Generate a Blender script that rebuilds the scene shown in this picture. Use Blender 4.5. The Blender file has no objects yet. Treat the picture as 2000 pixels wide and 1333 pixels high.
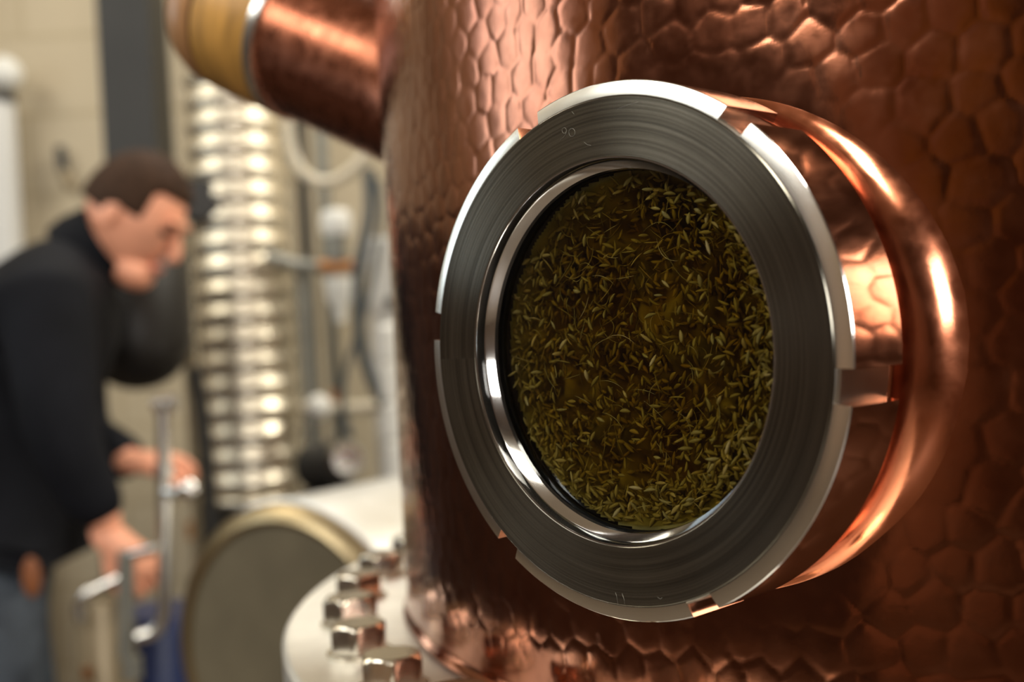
import bpy, bmesh, math, random
import numpy as np
from mathutils import Vector, Matrix

# ------------------------------------------------------------------ camera
SC = bpy.context.scene
COL = SC.collection
F = 2394.0                                    # focal length in px of a 2000 px wide frame
CAMZ = 1.30
ROLL = math.radians(3.2)
CR, SR = math.cos(ROLL), math.sin(ROLL)
cd = bpy.data.cameras.new('camera')
cam = bpy.data.objects.new('camera', cd)
COL.objects.link(cam)
cam.matrix_world = Matrix(((CR, SR, 0, 0), (0, 0, -1, 0), (-SR, CR, 0, CAMZ), (0, 0, 0, 1)))
cd.sensor_width = 36.0
cd.lens = 36.0 * F / 2000.0
cd.clip_start = 0.02
cd.dof.use_dof = True
cd.dof.focus_distance = 0.495
cd.dof.aperture_fstop = cd.lens / 8.2
SC.camera = cam

SC.view_settings.view_transform = 'Standard'
SC.view_settings.look = 'None'
SC.view_settings.exposure = 0.0
SC.view_settings.gamma = 1.0
SC.view_settings.use_curve_mapping = False

w = bpy.data.worlds.new('world'); SC.world = w
w.use_nodes = True
w.node_tree.nodes['Background'].inputs[0].default_value = (0.75, 0.85, 1.0, 1)
w.node_tree.nodes['Background'].inputs[1].default_value = 0.6


def area(name, loc, target, sx, sy, power, color):
    l = bpy.data.lights.new(name, 'AREA'); l.shape = 'RECTANGLE'
    l.size = sx; l.size_y = sy; l.energy = power; l.color = color
    o = bpy.data.objects.new(name, l); COL.objects.link(o)
    o.location = loc
    o.rotation_euler = (Vector(target) - Vector(loc)).to_track_quat('-Z', 'Y').to_euler()
    return o


# ceiling lamps (fluorescent), one added fill light and daylight at the windows
area('ceiling_lamp_front', (2.3, 2.2, 3.6), (-0.4, 2.9, 1), 1.2, 0.5, 95, (1.0, 0.93, 0.78))
area('flange_fill_light', (-0.3, 3.0, 3.9), (-0.3, 1.8, 0.8), 1.4, 0.5, 60, (1.0, 0.95, 0.85))  # added fill that brightens the flange and the drum top
area('ceiling_lamp_left', (-2.6, 1.9, 3.6), (-1.3, 3.1, 0.5), 1.2, 0.4, 26, (1.0, 0.93, 0.78))
area('ceiling_lamp_back', (0.15, -0.9, 3.3), (0.1, 0.2, 1.2), 1.3, 0.6, 60, (1.0, 0.95, 0.84))
area('clerestory_daylight', (-2.98, -0.62, 3.5), (0, 0.3, 1.2), 2.1, 0.95, 65, (1.0, 0.99, 0.95))
area('window_daylight_left', (-2.98, 1.75, 2.2), (0, 1.6, 1.2), 0.6, 1.0, 9, (0.78, 0.92, 1.0))
area('window_daylight_back', (0.75, -3.5, 2.0), (0.1, 0.4, 1.3), 1.1, 1.1, 75, (1.0, 0.97, 0.93))


def P(px, py, D):
    """point at forward distance D seen at pixel (px, py)"""
    dx = (px - 1000) / F * D; dz = -(py - 666.5) / F * D
    return Vector((dx * CR + dz * SR, D, CAMZ - dx * SR + dz * CR))


# ------------------------------------------------------------------ materials
def nt(m):
    m.use_nodes = True
    return m.node_tree, m.node_tree.nodes, m.node_tree.links, m.node_tree.nodes['Principled BSDF']


def mat(name, col, rough=0.5, metal=0.0, var=0.0, scale=20.0, bump=0.0, rvar=0.0, coords='Object', stretch=None, spec=None, aniso=0.0):
    m = bpy.data.materials.new(name)
    t, N, L, b = nt(m)
    b.inputs['Base Color'].default_value = (*col, 1)
    b.inputs['Roughness'].default_value = rough
    b.inputs['Metallic'].default_value = metal
    if spec is not None: b.inputs['Specular IOR Level'].default_value = spec
    if var or bump or rvar:
        tc = N.new('ShaderNodeTexCoord'); mp = N.new('ShaderNodeMapping')
        L.new(tc.outputs[coords], mp.inputs['Vector'])
        if stretch: mp.inputs['Scale'].default_value = stretch
        n = N.new('ShaderNodeTexNoise'); n.inputs['Scale'].default_value = scale; n.inputs['Detail'].default_value = 5
        L.new(mp.outputs[0], n.inputs['Vector'])
        if var:
            r = N.new('ShaderNodeValToRGB')
            r.color_ramp.elements[0].position = 0.3; r.color_ramp.elements[1].position = 0.7
            r.color_ramp.elements[0].color = (*[c * (1 - var) for c in col], 1)
            r.color_ramp.elements[1].color = (*[min(1, c * (1 + var)) for c in col], 1)
            L.new(n.outputs['Fac'], r.inputs[0]); L.new(r.outputs[0], b.inputs['Base Color'])
        if rvar:
            mr = N.new('ShaderNodeMapRange'); mr.inputs['To Min'].default_value = max(0.02, rough - rvar); mr.inputs['To Max'].default_value = rough + rvar
            L.new(n.outputs['Fac'], mr.inputs['Value']); L.new(mr.outputs[0], b.inputs['Roughness'])
        if bump:
            bp = N.new('ShaderNodeBump'); bp.inputs['Strength'].default_value = bump; bp.inputs['Distance'].default_value = 0.001
            L.new(n.outputs['Fac'], bp.inputs['Height']); L.new(bp.outputs[0], b.inputs['Normal'])
    return m


def copper_mat(name, base, dark, rough, scale=14, scratch=True):
    m = bpy.data.materials.new(name)
    t, N, L, b = nt(m)
    b.inputs['Metallic'].default_value = 1
    tc = N.new('ShaderNodeTexCoord')
    n = N.new('ShaderNodeTexNoise'); n.inputs['Scale'].default_value = scale; n.inputs['Detail'].default_value = 6; n.inputs['Roughness'].default_value = 0.6
    L.new(tc.outputs['Object'], n.inputs['Vector'])
    r = N.new('ShaderNodeValToRGB')
    r.color_ramp.elements[0].position = 0.32; r.color_ramp.elements[0].color = (*dark, 1)
    r.color_ramp.elements[1].position = 0.68; r.color_ramp.elements[1].color = (*base, 1)
    L.new(n.outputs['Fac'], r.inputs[0]); L.new(r.outputs[0], b.inputs['Base Color'])
    n2 = N.new('ShaderNodeTexNoise'); n2.inputs['Scale'].default_value = 90; n2.inputs['Detail'].default_value = 4
    L.new(tc.outputs['Object'], n2.inputs['Vector'])
    mr = N.new('ShaderNodeMapRange'); mr.inputs['From Min'].default_value = .3; mr.inputs['From Max'].default_value = .75
    mr.inputs['To Min'].default_value = rough * .7; mr.inputs['To Max'].default_value = rough * 1.5
    L.new(n2.outputs['Fac'], mr.inputs['Value']); L.new(mr.outputs[0], b.inputs['Roughness'])
    bp = N.new('ShaderNodeBump'); bp.inputs['Strength'].default_value = 0.12; bp.inputs['Distance'].default_value = 0.0006
    L.new(n2.outputs['Fac'], bp.inputs['Height']); L.new(bp.outputs[0], b.inputs['Normal'])
    return m


M = {}
M['copper'] = copper_mat('hammered_copper', (0.33, 0.128, 0.070), (0.245, 0.080, 0.040), 0.15)
M['copper_smooth'] = copper_mat('smooth_copper', (0.40, 0.145, 0.080), (0.30, 0.095, 0.048), 0.27, 9)
M['copper_collar'] = copper_mat('bright_copper', (0.74, 0.27, 0.145), (0.58, 0.185, 0.09), 0.16, 30)
M['polish'] = mat('polished_steel', (0.72, 0.70, 0.67), 0.10, 1, rvar=0.05, scale=60, bump=0.05)
M['chamfer'] = mat('satin_steel', (0.74, 0.71, 0.64), 0.24, 1, rvar=0.05, scale=50)
M['brushed'] = mat('brushed_flange_steel', (0.76, 0.75, 0.70), 0.48, 1, var=0.06, scale=30, bump=0.1)
M['steel'] = mat('steel', (0.62, 0.60, 0.56), 0.25, 1, rvar=0.08)
M['bolt'] = mat('bolt_steel', (0.62, 0.56, 0.46), 0.22, 1, rvar=0.08, scale=200)
M['column'] = mat('column_steel', (0.90, 0.83, 0.68), 0.40, 1)
M['drum'] = mat('drum_steel', (0.80, 0.81, 0.80), 0.42, 1, bump=0.6, scale=14, rvar=0.1)
M['drum_face'] = mat('drum_end', (0.155, 0.130, 0.082), 0.62, 0.3, var=0.12, scale=12)
M['drum_rim'] = mat('drum_rim', (0.36, 0.28, 0.16), 0.36, 1)
M['wood'] = mat('yellow_wood', (0.38, 0.195, 0.040), 0.45, 0, var=0.35, scale=14, stretch=(1, 1, 5))
M['wood_dark'] = mat('brown_wood', (0.30, 0.15, 0.06), 0.38, 0, var=0.3, scale=16)
M['rubber'] = mat('black_rubber', (0.012, 0.012, 0.013), 0.5)
M['black'] = mat('black_enamel', (0.010, 0.008, 0.006), 0.5)
M['post'] = mat('dark_grey_paint', (0.021, 0.020, 0.018), 0.55, var=0.25, scale=3)
M['white'] = mat('white_plastic', (0.72, 0.72, 0.68), 0.35)
M['hose'] = mat('cream_hose', (0.60, 0.54, 0.42), 0.35)
M['greyhose'] = mat('grey_hose', (0.06, 0.07, 0.075), 0.4)
M['tan'] = mat('tan_pipe', (0.23, 0.18, 0.11), 0.4, 0.4)
M['greypipe'] = mat('grey_pipe', (0.25, 0.25, 0.22), 0.35, 0.6)
M['brass'] = mat('brass', (0.45, 0.22, 0.10), 0.35, 1)
M['blue'] = mat('blue_plastic', (0.010, 0.022, 0.09), 0.4)
M['skin'] = mat('skin', (0.76, 0.34, 0.21), 0.5, var=0.15, scale=12)
M['hair'] = mat('brown_hair', (0.040, 0.020, 0.011), 0.75, var=0.4, scale=60, bump=0.6, spec=0.15)
M['jacket'] = mat('navy_jacket', (0.0055, 0.0060, 0.0085), 0.75, var=0.3, scale=10, spec=0.12)
M['denim'] = mat('denim', (0.050, 0.062, 0.080), 0.85, var=0.3, scale=30)
M['leather'] = mat('brown_leather', (0.22, 0.070, 0.020), 0.6)
M['white_paint'] = mat('white_paint', (0.62, 0.62, 0.60), 0.45)
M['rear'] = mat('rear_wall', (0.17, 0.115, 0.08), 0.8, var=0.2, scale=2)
M['pale_panel'] = mat('pale_added_panel', (0.48, 0.32, 0.21), 0.8, var=0.2, scale=2)  # for the added panel that brightens the copper's reflection
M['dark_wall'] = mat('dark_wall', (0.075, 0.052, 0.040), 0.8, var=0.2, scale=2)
M['ochre'] = mat('ochre_added_panel', (0.55, 0.36, 0.12), 0.8, var=0.1, scale=2)  # for the added panel that gives the copper golden reflections
M['floor'] = mat('floor', (0.13, 0.095, 0.065), 0.45, var=0.2, scale=3)
M['ceiling'] = mat('ceiling', (0.34, 0.27, 0.19), 0.8)
M['seal'] = mat('dark_seal', (0.006, 0.007, 0.009), 0.35)

# cream block wall
m = bpy.data.materials.new('cream_block_wall'); t, N, L, b = nt(m)
tc = N.new('ShaderNodeTexCoord'); mp = N.new('ShaderNodeMapping'); mp.inputs['Rotation'].default_value = (math.pi / 2, 0, 0)
br = N.new('ShaderNodeTexBrick'); br.inputs['Scale'].default_value = 1
br.inputs['Brick Width'].default_value = 0.5; br.inputs['Row Height'].default_value = 0.25
br.inputs['Mortar Size'].default_value = 0.012; br.inputs['Mortar Smooth'].default_value = 0.6
br.inputs['Color1'].default_value = (0.50, 0.42, 0.29, 1); br.inputs['Color2'].default_value = (0.53, 0.45, 0.32, 1)
br.inputs['Mortar'].default_value = (0.45, 0.375, 0.25, 1)
L.new(tc.outputs['Object'], mp.inputs[0]); L.new(mp.outputs[0], br.inputs['Vector'])
n = N.new('ShaderNodeTexNoise'); n.inputs['Scale'].default_value = 1.6; L.new(tc.outputs['Object'], n.inputs['Vector'])
mx = N.new('ShaderNodeMixRGB'); mx.blend_type = 'MULTIPLY'; mx.inputs[0].default_value = 0.35
L.new(br.outputs['Color'], mx.inputs[1]); L.new(n.outputs['Fac'], mx.inputs[2]); L.new(mx.outputs[0], b.inputs['Base Color'])
b.inputs['Roughness'].default_value = 0.8
M['wall'] = m

# turned ring face: fine concentric grooves (anisotropic around the ring's own axis, local Z)
m = bpy.data.materials.new('turned_steel_face'); t, N, L, b = nt(m)
b.inputs['Metallic'].default_value = 1
tg = N.new('ShaderNodeTangent'); tg.direction_type = 'RADIAL'; tg.axis = 'Z'
L.new(tg.outputs[0], b.inputs['Tangent'])
b.inputs['Anisotropic'].default_value = 0.85; b.inputs['Anisotropic Rotation'].default_value = 0.25
tc = N.new('ShaderNodeTexCoord'); sp = N.new('ShaderNodeSeparateXYZ'); L.new(tc.outputs['Object'], sp.inputs[0])
cb = N.new('ShaderNodeCombineXYZ'); L.new(sp.outputs[0], cb.inputs[0]); L.new(sp.outputs[1], cb.inputs[1])
ln = N.new('ShaderNodeVectorMath'); ln.operation = 'LENGTH'; L.new(cb.outputs[0], ln.inputs[0])
at = N.new('ShaderNodeMath'); at.operation = 'ARCTAN2'; L.new(sp.outputs[1], at.inputs[0]); L.new(sp.outputs[0], at.inputs[1])
c2 = N.new('ShaderNodeCombineXYZ')
mm = N.new('ShaderNodeMath'); mm.operation = 'MULTIPLY'; mm.inputs[1].default_value = 900; L.new(ln.outputs['Value'], mm.inputs[0])
m3 = N.new('ShaderNodeMath'); m3.operation = 'MULTIPLY'; m3.inputs[1].default_value = 0.5; L.new(at.outputs[0], m3.inputs[0])
L.new(mm.outputs[0], c2.inputs[0]); L.new(m3.outputs[0], c2.inputs[1])
ng = N.new('ShaderNodeTexNoise'); ng.inputs['Scale'].default_value = 1.0; ng.inputs['Detail'].default_value = 3
L.new(c2.outputs[0], ng.inputs['Vector'])
nb = N.new('ShaderNodeTexNoise'); nb.inputs['Scale'].default_value = 22; nb.inputs['Detail'].default_value = 5; L.new(tc.outputs['Object'], nb.inputs['Vector'])
rr = N.new('ShaderNodeMapRange'); rr.inputs['To Min'].default_value = .20; rr.inputs['To Max'].default_value = .30
L.new(nb.outputs['Fac'], rr.inputs['Value']); L.new(rr.outputs[0], b.inputs['Roughness'])
ra = N.new('ShaderNodeValToRGB'); ra.color_ramp.elements[0].position = .3; ra.color_ramp.elements[1].position = .7
ra.color_ramp.elements[0].color = (0.13, 0.12, 0.10, 1); ra.color_ramp.elements[1].color = (0.28, 0.26, 0.21, 1)
L.new(ng.outputs['Fac'], ra.inputs[0]); L.new(ra.outputs[0], b.inputs['Base Color'])
bp = N.new('ShaderNodeBump'); bp.inputs['Strength'].default_value = .25; bp.inputs['Distance'].default_value = .0002
L.new(ng.outputs['Fac'], bp.inputs['Height']); L.new(bp.outputs[0], b.inputs['Normal'])
M['face'] = m
M['scratch'] = mat('dull_scratch', (0.30, 0.28, 0.24), 0.5, 1)

# clear glass pane
m = bpy.data.materials.new('clear_glass'); t, N, L, b = nt(m)
N.remove(b); out = [x for x in N if x.type == 'OUTPUT_MATERIAL'][0]
tr = N.new('ShaderNodeBsdfTransparent'); tr.inputs[0].default_value = (0.93, 0.94, 0.90, 1)
gl = N.new('ShaderNodeBsdfGlossy'); gl.inputs['Roughness'].default_value = 0.03
fr = N.new('ShaderNodeFresnel'); fr.inputs['IOR'].default_value = 1.25
ms = N.new('ShaderNodeMixShader'); L.new(fr.outputs[0], ms.inputs[0]); L.new(tr.outputs[0], ms.inputs[1]); L.new(gl.outputs[0], ms.inputs[2])
L.new(ms.outputs[0], out.inputs['Surface'])
M['glass'] = m

# murky liquid: clear skin, absorbing olive body
m = bpy.data.materials.new('murky_liquid'); t, N, L, b = nt(m)
N.remove(b); out = [x for x in N if x.type == 'OUTPUT_MATERIAL'][0]
tr = N.new('ShaderNodeBsdfTransparent'); tr.inputs[0].default_value = (1, 1, 1, 1)
L.new(tr.outputs[0], out.inputs['Surface'])
va = N.new('ShaderNodeVolumeAbsorption'); va.inputs['Color'].default_value = (0.80, 0.68, 0.02, 1); va.inputs['Density'].default_value = 125
L.new(va.outputs[0], out.inputs['Volume'])
M['liquid'] = m
M['mash'] = mat('olive_mash', (0.23, 0.19, 0.07), 0.8, var=0.6, scale=45, bump=1.0)

m = bpy.data.materials.new('fennel_seed'); t, N, L, b = nt(m)
at_ = N.new('ShaderNodeAttribute'); at_.attribute_name = 'tint'
ra = N.new('ShaderNodeValToRGB')
ra.color_ramp.elements[0].color = (0.28, 0.22, 0.085, 1); ra.color_ramp.elements[1].color = (0.62, 0.49, 0.33, 1)
ra.color_ramp.elements.new(0.8).color = (0.38, 0.30, 0.12, 1)
L.new(at_.outputs['Fac'], ra.inputs[0]); L.new(ra.outputs[0], b.inputs['Base Color']); b.inputs['Roughness'].default_value = 0.5
M['seed'] = m


def emit_mat(name, col, s):
    m = bpy.data.materials.new(name); t, N, L, b = nt(m)
    b.inputs['Base Color'].default_value = (.5, .5, .5, 1)
    b.inputs['Emission Color'].default_value = (*col, 1); b.inputs['Emission Strength'].default_value = s
    return m


# ------------------------------------------------------------------ object helpers
WO = {}


def frame(origin, zaxis, xhint=(1, 0, 0)):
    z = Vector(zaxis).normalized(); x = Vector(xhint); x = (x - z * x.dot(z)).normalized(); y = z.cross(x)
    Mx = Matrix((x, y, z)).transposed().to_4x4(); Mx.translation = Vector(origin)
    return Mx


def mk(name, V, Fc, m, parent=None, smooth=True, mw=None, world=False, ang=None):
    """V: local coordinates in frame mw (or world coordinates when world=True)"""
    me = bpy.data.meshes.new(name)
    V = np.asarray(V, dtype=float)
    if mw is None:
        mw = Matrix.Translation(V.mean(axis=0).tolist())
        world = True
    if world:
        inv = np.array(mw.inverted())
        V = V @ inv[:3, :3].T + inv[:3, 3]
    me.from_pydata([tuple(v) for v in V], [], [tuple(int(i) for i in f) for f in Fc])
    me.update()
    if smooth:
        me.polygons.foreach_set('use_smooth', [True] * len(me.polygons))
        if ang is not None: me.set_sharp_from_angle(angle=math.radians(ang))
    me.materials.append(m)
    o = bpy.data.objects.new(name, me); COL.objects.link(o)
    WO[o.name] = mw.copy()
    if parent is not None:
        o.parent = parent
        o.matrix_basis = WO[parent.name].inverted() @ mw
    else:
        o.matrix_basis = mw
    return o


def thing(name, loc, label, cat, group=None):
    o = bpy.data.objects.new(name, None); COL.objects.link(o); o.location = loc
    o.empty_display_size = 0.1
    WO[o.name] = Matrix.Translation(loc)
    tag(o, label, cat, group)
    return o


def tag(o, label, cat, group=None, kind=None):
    o['label'] = label; o['category'] = cat
    if group: o['group'] = group
    if kind: o['kind'] = kind
    return o


def struct(o):
    o['kind'] = 'structure'; return o


def lathe(prof, n=96, closed=False, a0=0.0):
    V = []; Fc = []
    for r, z in prof:
        for i in range(n):
            a = a0 + 2 * math.pi * i / n
            V.append((r * math.cos(a), r * math.sin(a), z))
    k = len(prof)
    for j in range(k if closed else k - 1):
        j2 = (j + 1) % k
        for i in range(n):
            i2 = (i + 1) % n
            Fc.append((j * n + i, j * n + i2, j2 * n + i2, j2 * n + i))
    if not closed:
        if prof[0][0] > 1e-6: Fc.append(tuple(range(n))[::-1])
        if prof[-1][0] > 1e-6: Fc.append(tuple((k - 1) * n + i for i in range(n)))
    return V, Fc


def lathe_obj(name, prof, m, parent=None, origin=(0, 0, 0), axis=(0, 0, 1), n=64, closed=False, ang=35):
    V, Fc = lathe(prof, n, closed)
    o = mk(name, V, Fc, m, parent, mw=frame(origin, axis), ang=ang)
    bm = bmesh.new(); bm.from_mesh(o.data); bmesh.ops.remove_doubles(bm, verts=bm.verts, dist=1e-7)
    bmesh.ops.recalc_face_normals(bm, faces=bm.faces); bm.to_mesh(o.data); bm.free()
    o.data.polygons.foreach_set('use_smooth', [True] * len(o.data.polygons))
    o.data.set_sharp_from_angle(angle=math.radians(ang))
    return o


def smooth_path(pts, n=8):
    pts = [Vector(p) for p in pts]
    if len(pts) < 3: return pts
    q = [pts[0] * 2 - pts[1]] + pts + [pts[-1] * 2 - pts[-2]]
    res = []
    for i in range(1, len(q) - 2):
        for k in range(n):
            t = k / n
            a, b, c, d = q[i - 1], q[i], q[i + 1], q[i + 2]
            res.append(0.5 * ((2 * b) + (-a + c) * t + (2 * a - 5 * b + 4 * c - d) * t * t + (-a + 3 * b - 3 * c + d) * t ** 3))
    res.append(pts[-1])
    return res


def tube_vf(path, r, n=14, base=0):
    path = [Vector(p) for p in path]
    V = []; Fc = []
    up = Vector((0.123, 0.31, 0.94)).normalized()
    prev = None
    for i, p in enumerate(path):
        d = (path[min(i + 1, len(path) - 1)] - path[max(i - 1, 0)]).normalized()
        if prev is None:
            x = d.cross(up).normalized()
        else:
            x = (prev - d * prev.dot(d)).normalized()
        prev = x; y = d.cross(x)
        rr = r[i] if hasattr(r, '__len__') else r
        for k in range(n):
            a = 2 * math.pi * k / n
            V.append(tuple(p + (x * math.cos(a) + y * math.sin(a)) * rr))
    for i in range(len(path) - 1):
        for k in range(n):
            k2 = (k + 1) % n
            Fc.append((base + i * n + k, base + i * n + k2, base + (i + 1) * n + k2, base + (i + 1) * n + k))
    Fc.append(tuple(base + k for k in range(n))[::-1])
    Fc.append(tuple(base + (len(path) - 1) * n + k for k in range(n)))
    return V, Fc


def tube(name, pts, r, m, parent=None, smooth=8, n=16):
    V, Fc = tube_vf(smooth_path(pts, smooth) if smooth else pts, r, n)
    return mk(name, V, Fc, m, parent, ang=50)


def box(name, lo, hi, m, parent=None, bev=0.0, rot=None):
    V = [(x, y, z) for x in (lo[0], hi[0]) for y in (lo[1], hi[1]) for z in (lo[2], hi[2])]
    Fc = [(0, 1, 3, 2), (4, 6, 7, 5), (0, 4, 5, 1), (2, 3, 7, 6), (0, 2, 6, 4), (1, 5, 7, 3)]
    o = mk(name, V, Fc, m, parent, smooth=False)
    if bev:
        md = o.modifiers.new('bevel', 'BEVEL'); md.width = bev; md.segments = 2
    return o


# ------------------------------------------------------------------ room
XL, XR, YB, YF, ZC = -3.1, 3.6, -3.6, 3.9, 4.2
struct(box('floor', (XL - .1, YB - .1, -.1), (XR + .1, YF + .1, 0), M['floor']))
struct(box('ceiling', (XL - .1, YB - .1, ZC), (XR + .1, YF + .1, ZC + .1), M['ceiling']))
struct(box('wall_front', (XL - .1, YF, 0), (XR + .1, YF + .1, ZC), M['wall']))


def wall_with_window(name, x0, x1, y0, y1, wy0, wy1, wz0, wz1, m, wname, swap=False):
    sw = (lambda v: [(q[1], q[0], q[2]) for q in v]) if swap else (lambda v: v)
    V = []; Fc = []
    def bx(a, b, c, d):
        k = len(V)
        V.extend([(x, y, z) for x in (x0, x1) for y in (a, b) for z in (c, d)])
        Fc.extend([tuple(k + i for i in f) for f in [(0, 1, 3, 2), (4, 6, 7, 5), (0, 4, 5, 1), (2, 3, 7, 6), (0, 2, 6, 4), (1, 5, 7, 3)]])
    bx(y0, wy0, 0, ZC); bx(wy1, y1, 0, ZC); bx(wy0, wy1, 0, wz0); bx(wy0, wy1, wz1, ZC)
    struct(mk(name, sw(V), Fc, m, smooth=False))
    V = []; Fc = []
    xm = (x0 + x1) / 2
    def fb(a, b, c, d, t=.02):
        k = len(V)
        V.extend([(x, y, z) for x in (xm - t, xm + t) for y in (a, b) for z in (c, d)])
        Fc.extend([tuple(k + i for i in f) for f in [(0, 1, 3, 2), (4, 6, 7, 5), (0, 4, 5, 1), (2, 3, 7, 6), (0, 2, 6, 4), (1, 5, 7, 3)]])
    w_ = .05
    fb(wy0, wy0 + w_, wz0, wz1); fb(wy1 - w_, wy1, wz0, wz1); fb(wy0, wy1, wz0, wz0 + w_); fb(wy0, wy1, wz1 - w_, wz1)
    ym = (wy0 + wy1) / 2; fb(ym - .025, ym + .025, wz0, wz1)
    fr = struct(mk(wname, sw(V), Fc, M['white_paint'], smooth=False))
    mk('window_glass', sw([(xm, wy0, wz0), (xm, wy1, wz0), (xm, wy1, wz1), (xm, wy0, wz1)]), [(0, 1, 2, 3)], M['glass'], fr, smooth=False)


wall_with_window('wall_left', XL - .1, XL, 0.75, YF, 1.25, 2.3, 1.55, 2.85, M['wall'], 'window_1')
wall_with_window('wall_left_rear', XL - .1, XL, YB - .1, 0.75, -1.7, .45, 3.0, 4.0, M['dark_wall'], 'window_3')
struct(box('added_panel_1', (XL, 0.78, 0), (XL + .04, YF, 1.7), M['dark_wall']))  # unseen dark panel, added to darken what the copper reflects
struct(box('added_panel_4', (XL + .04, YF - .04, 0), (-1.78, YF, 1.8), M['dark_wall']))  # unseen dark panel put in to darken the reflection at the shell's left edge
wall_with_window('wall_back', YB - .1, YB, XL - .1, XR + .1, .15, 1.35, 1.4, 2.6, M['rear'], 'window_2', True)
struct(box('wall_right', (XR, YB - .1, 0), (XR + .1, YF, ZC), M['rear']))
struct(box('added_panel_2', (XL, YB, 0), (XL + .03, -1.6, ZC), M['pale_panel']))  # unseen pale panel put in to lighten the reflection right of the collar
struct(box('added_panel_3', (XL + .03, YB, 1.75), (XL + .06, -2.55, ZC), M['ochre']))  # unseen ochre panel added for the gold reflection at the shell's upper right

# ------------------------------------------------------------------ copper still
R_ST = 0.5567
L_ST = 0.055                                               # ring face stands this far off the shell
n_p = Vector((-0.709, -0.7052, 0)).normalized()           # outward axis of the sight glass
t_p = Vector((-n_p.y, n_p.x, 0))                           # horizontal, in the face plane
C0 = Vector((0.03738, 0.48207, CAMZ - 0.0066))             # centre of the ring face
AX = Vector((C0.x, C0.y, 0)) - n_p * (R_ST + L_ST)        # still axis
ZF = CAMZ - 0.1873                                          # flange top
still = thing('copper_still', (AX.x, AX.y, 0), 'large hammered copper still with round sight glass and bolted steel base flange', 'still')

# hammered shell: jittered hexagonal strike marks
rng = np.random.default_rng(7)
camdir = math.atan2(-AX.y, -AX.x)                          # direction axis -> camera
th_l, th_r = camdir - math.radians(66), camdir + math.radians(20)
fine = np.arange(th_l, th_r, 0.0013 / R_ST)
coarse = np.linspace(th_r, th_l + 2 * math.pi, 110)[1:-1]
TH = np.concatenate([fine, coarse])
ZT = 1.86
Z = np.concatenate([np.arange(ZF + .001, 1.70, 0.0013), np.linspace(1.703, ZT, 24)])
T, ZZ = np.meshgrid(TH, Z)
S = T * R_ST
CW, CH = 0.0185, 0.0158
g = math.radians(4)
Su = S * math.cos(g) + ZZ * math.sin(g); Sv = -S * math.sin(g) + ZZ * math.cos(g)
row = np.floor(Sv / CH).astype(int)
best = np.full(S.shape, 9e9); sec = np.full(S.shape, 9e9); bid = np.zeros(S.shape)
def hsh(i, j, k):
    h = np.sin(i * 127.1 + j * 311.7 + k * 74.7) * 43758.5453
    return h - np.floor(h)
for dr in (-2, -1, 0, 1, 2):
    r_ = row + dr
    off = (r_ % 2) * 0.5
    c_ = np.floor(Su / CW - off).astype(int)
    for dc in (-1, 0, 1, 2):
        cc = c_ + dc
        jx = (hsh(cc, r_, 1) - .5) * .42; jz = (hsh(cc, r_, 2) - .5) * .42
        px_ = (cc + off + jx) * CW; pz_ = (r_ + .5 + jz) * CH
        kk = 0.85 + 0.3 * hsh(cc, r_, 3)
        d2 = ((Su - px_) ** 2 + (Sv - pz_) ** 2) * kk
        tx = (hsh(cc, r_, 4) - .5) * 0.026 * (Su - px_) + (hsh(cc, r_, 5) - .5) * 0.026 * (Sv - pz_)
        hh = -d2 * 0.9 + tx
        better = d2 < best
        sec = np.where(better, best, np.minimum(sec, d2))
        best = np.where(better, d2, best); bid = np.where(better, hh, bid)
edge = np.sqrt(sec) - np.sqrt(best)
H = bid - 0.00012 * np.exp(-(edge / .0030) ** 2)
lowf = 0.0009 * np.sin(S * 23 + 1.3) * np.sin(ZZ * 19 + .4) + 0.0006 * np.sin(S * 41 + ZZ * 13)
# planished smoother towards the collar
Pw = np.stack([AX.x + R_ST * np.cos(T), AX.y + R_ST * np.sin(T), ZZ], -1) - np.array(C0)
rho = np.hypot(Pw @ np.array(t_p), Pw[..., 2])
fad = np.clip((rho - .110) / .02, 0.15, 1)
fad *= np.clip((ZZ - ZF - .012) / .02, 0.1, 1)
BUMP = lambda q: 0.002 * np.exp(-(np.maximum(q - .112, 0) / .03) ** 2)
RR = R_ST + H * fad + lowf * np.clip((rho - .11) / .05, 0, 1) + BUMP(rho)
RR += 0.0035 * np.exp(-((ZZ - ZF - .003) / .004) ** 2)      # rolled foot bead
X = AX.x + RR * np.cos(T); Y = AX.y + RR * np.sin(T)
nr, nc = S.shape
V = np.stack([X, Y, ZZ], -1).reshape(-1, 3) - np.array([AX.x, AX.y, 0])
# shoulder dome rings
dome = []
for k in range(1, 15):
    a = k / 14 * math.pi / 2
    rr = 0.16 + (R_ST - .16) * math.cos(a); zz = ZT + .30 * math.sin(a)
    dome.append(np.stack([rr * np.cos(TH), rr * np.sin(TH), np.full(nc, zz)], -1))
V = np.concatenate([V] + dome)
nrows = nr + 14
ii, jj = np.meshgrid(np.arange(nrows - 1), np.arange(nc), indexing='ij')
j2 = (jj + 1) % nc
Q = np.stack([ii * nc + jj, ii * nc + j2, (ii + 1) * nc + j2, (ii + 1) * nc + jj], -1).reshape(-1, 4)
me = bpy.data.meshes.new('shell')
me.vertices.add(len(V)); me.vertices.foreach_set('co', V.astype(np.float32).ravel())
me.loops.add(len(Q) * 4); me.loops.foreach_set('vertex_index', Q.ravel().astype(np.int32))
me.polygons.add(len(Q)); me.polygons.foreach_set('loop_start', np.arange(0, len(Q) * 4, 4, dtype=np.int32))
me.update(calc_edges=True); me.validate()
me.polygons.foreach_set('use_smooth', [True] * len(me.polygons))
me.materials.append(M['copper'])
shell = bpy.data.objects.new('shell', me); COL.objects.link(shell); shell.parent = still
WO[shell.name] = WO[still.name].copy()
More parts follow.
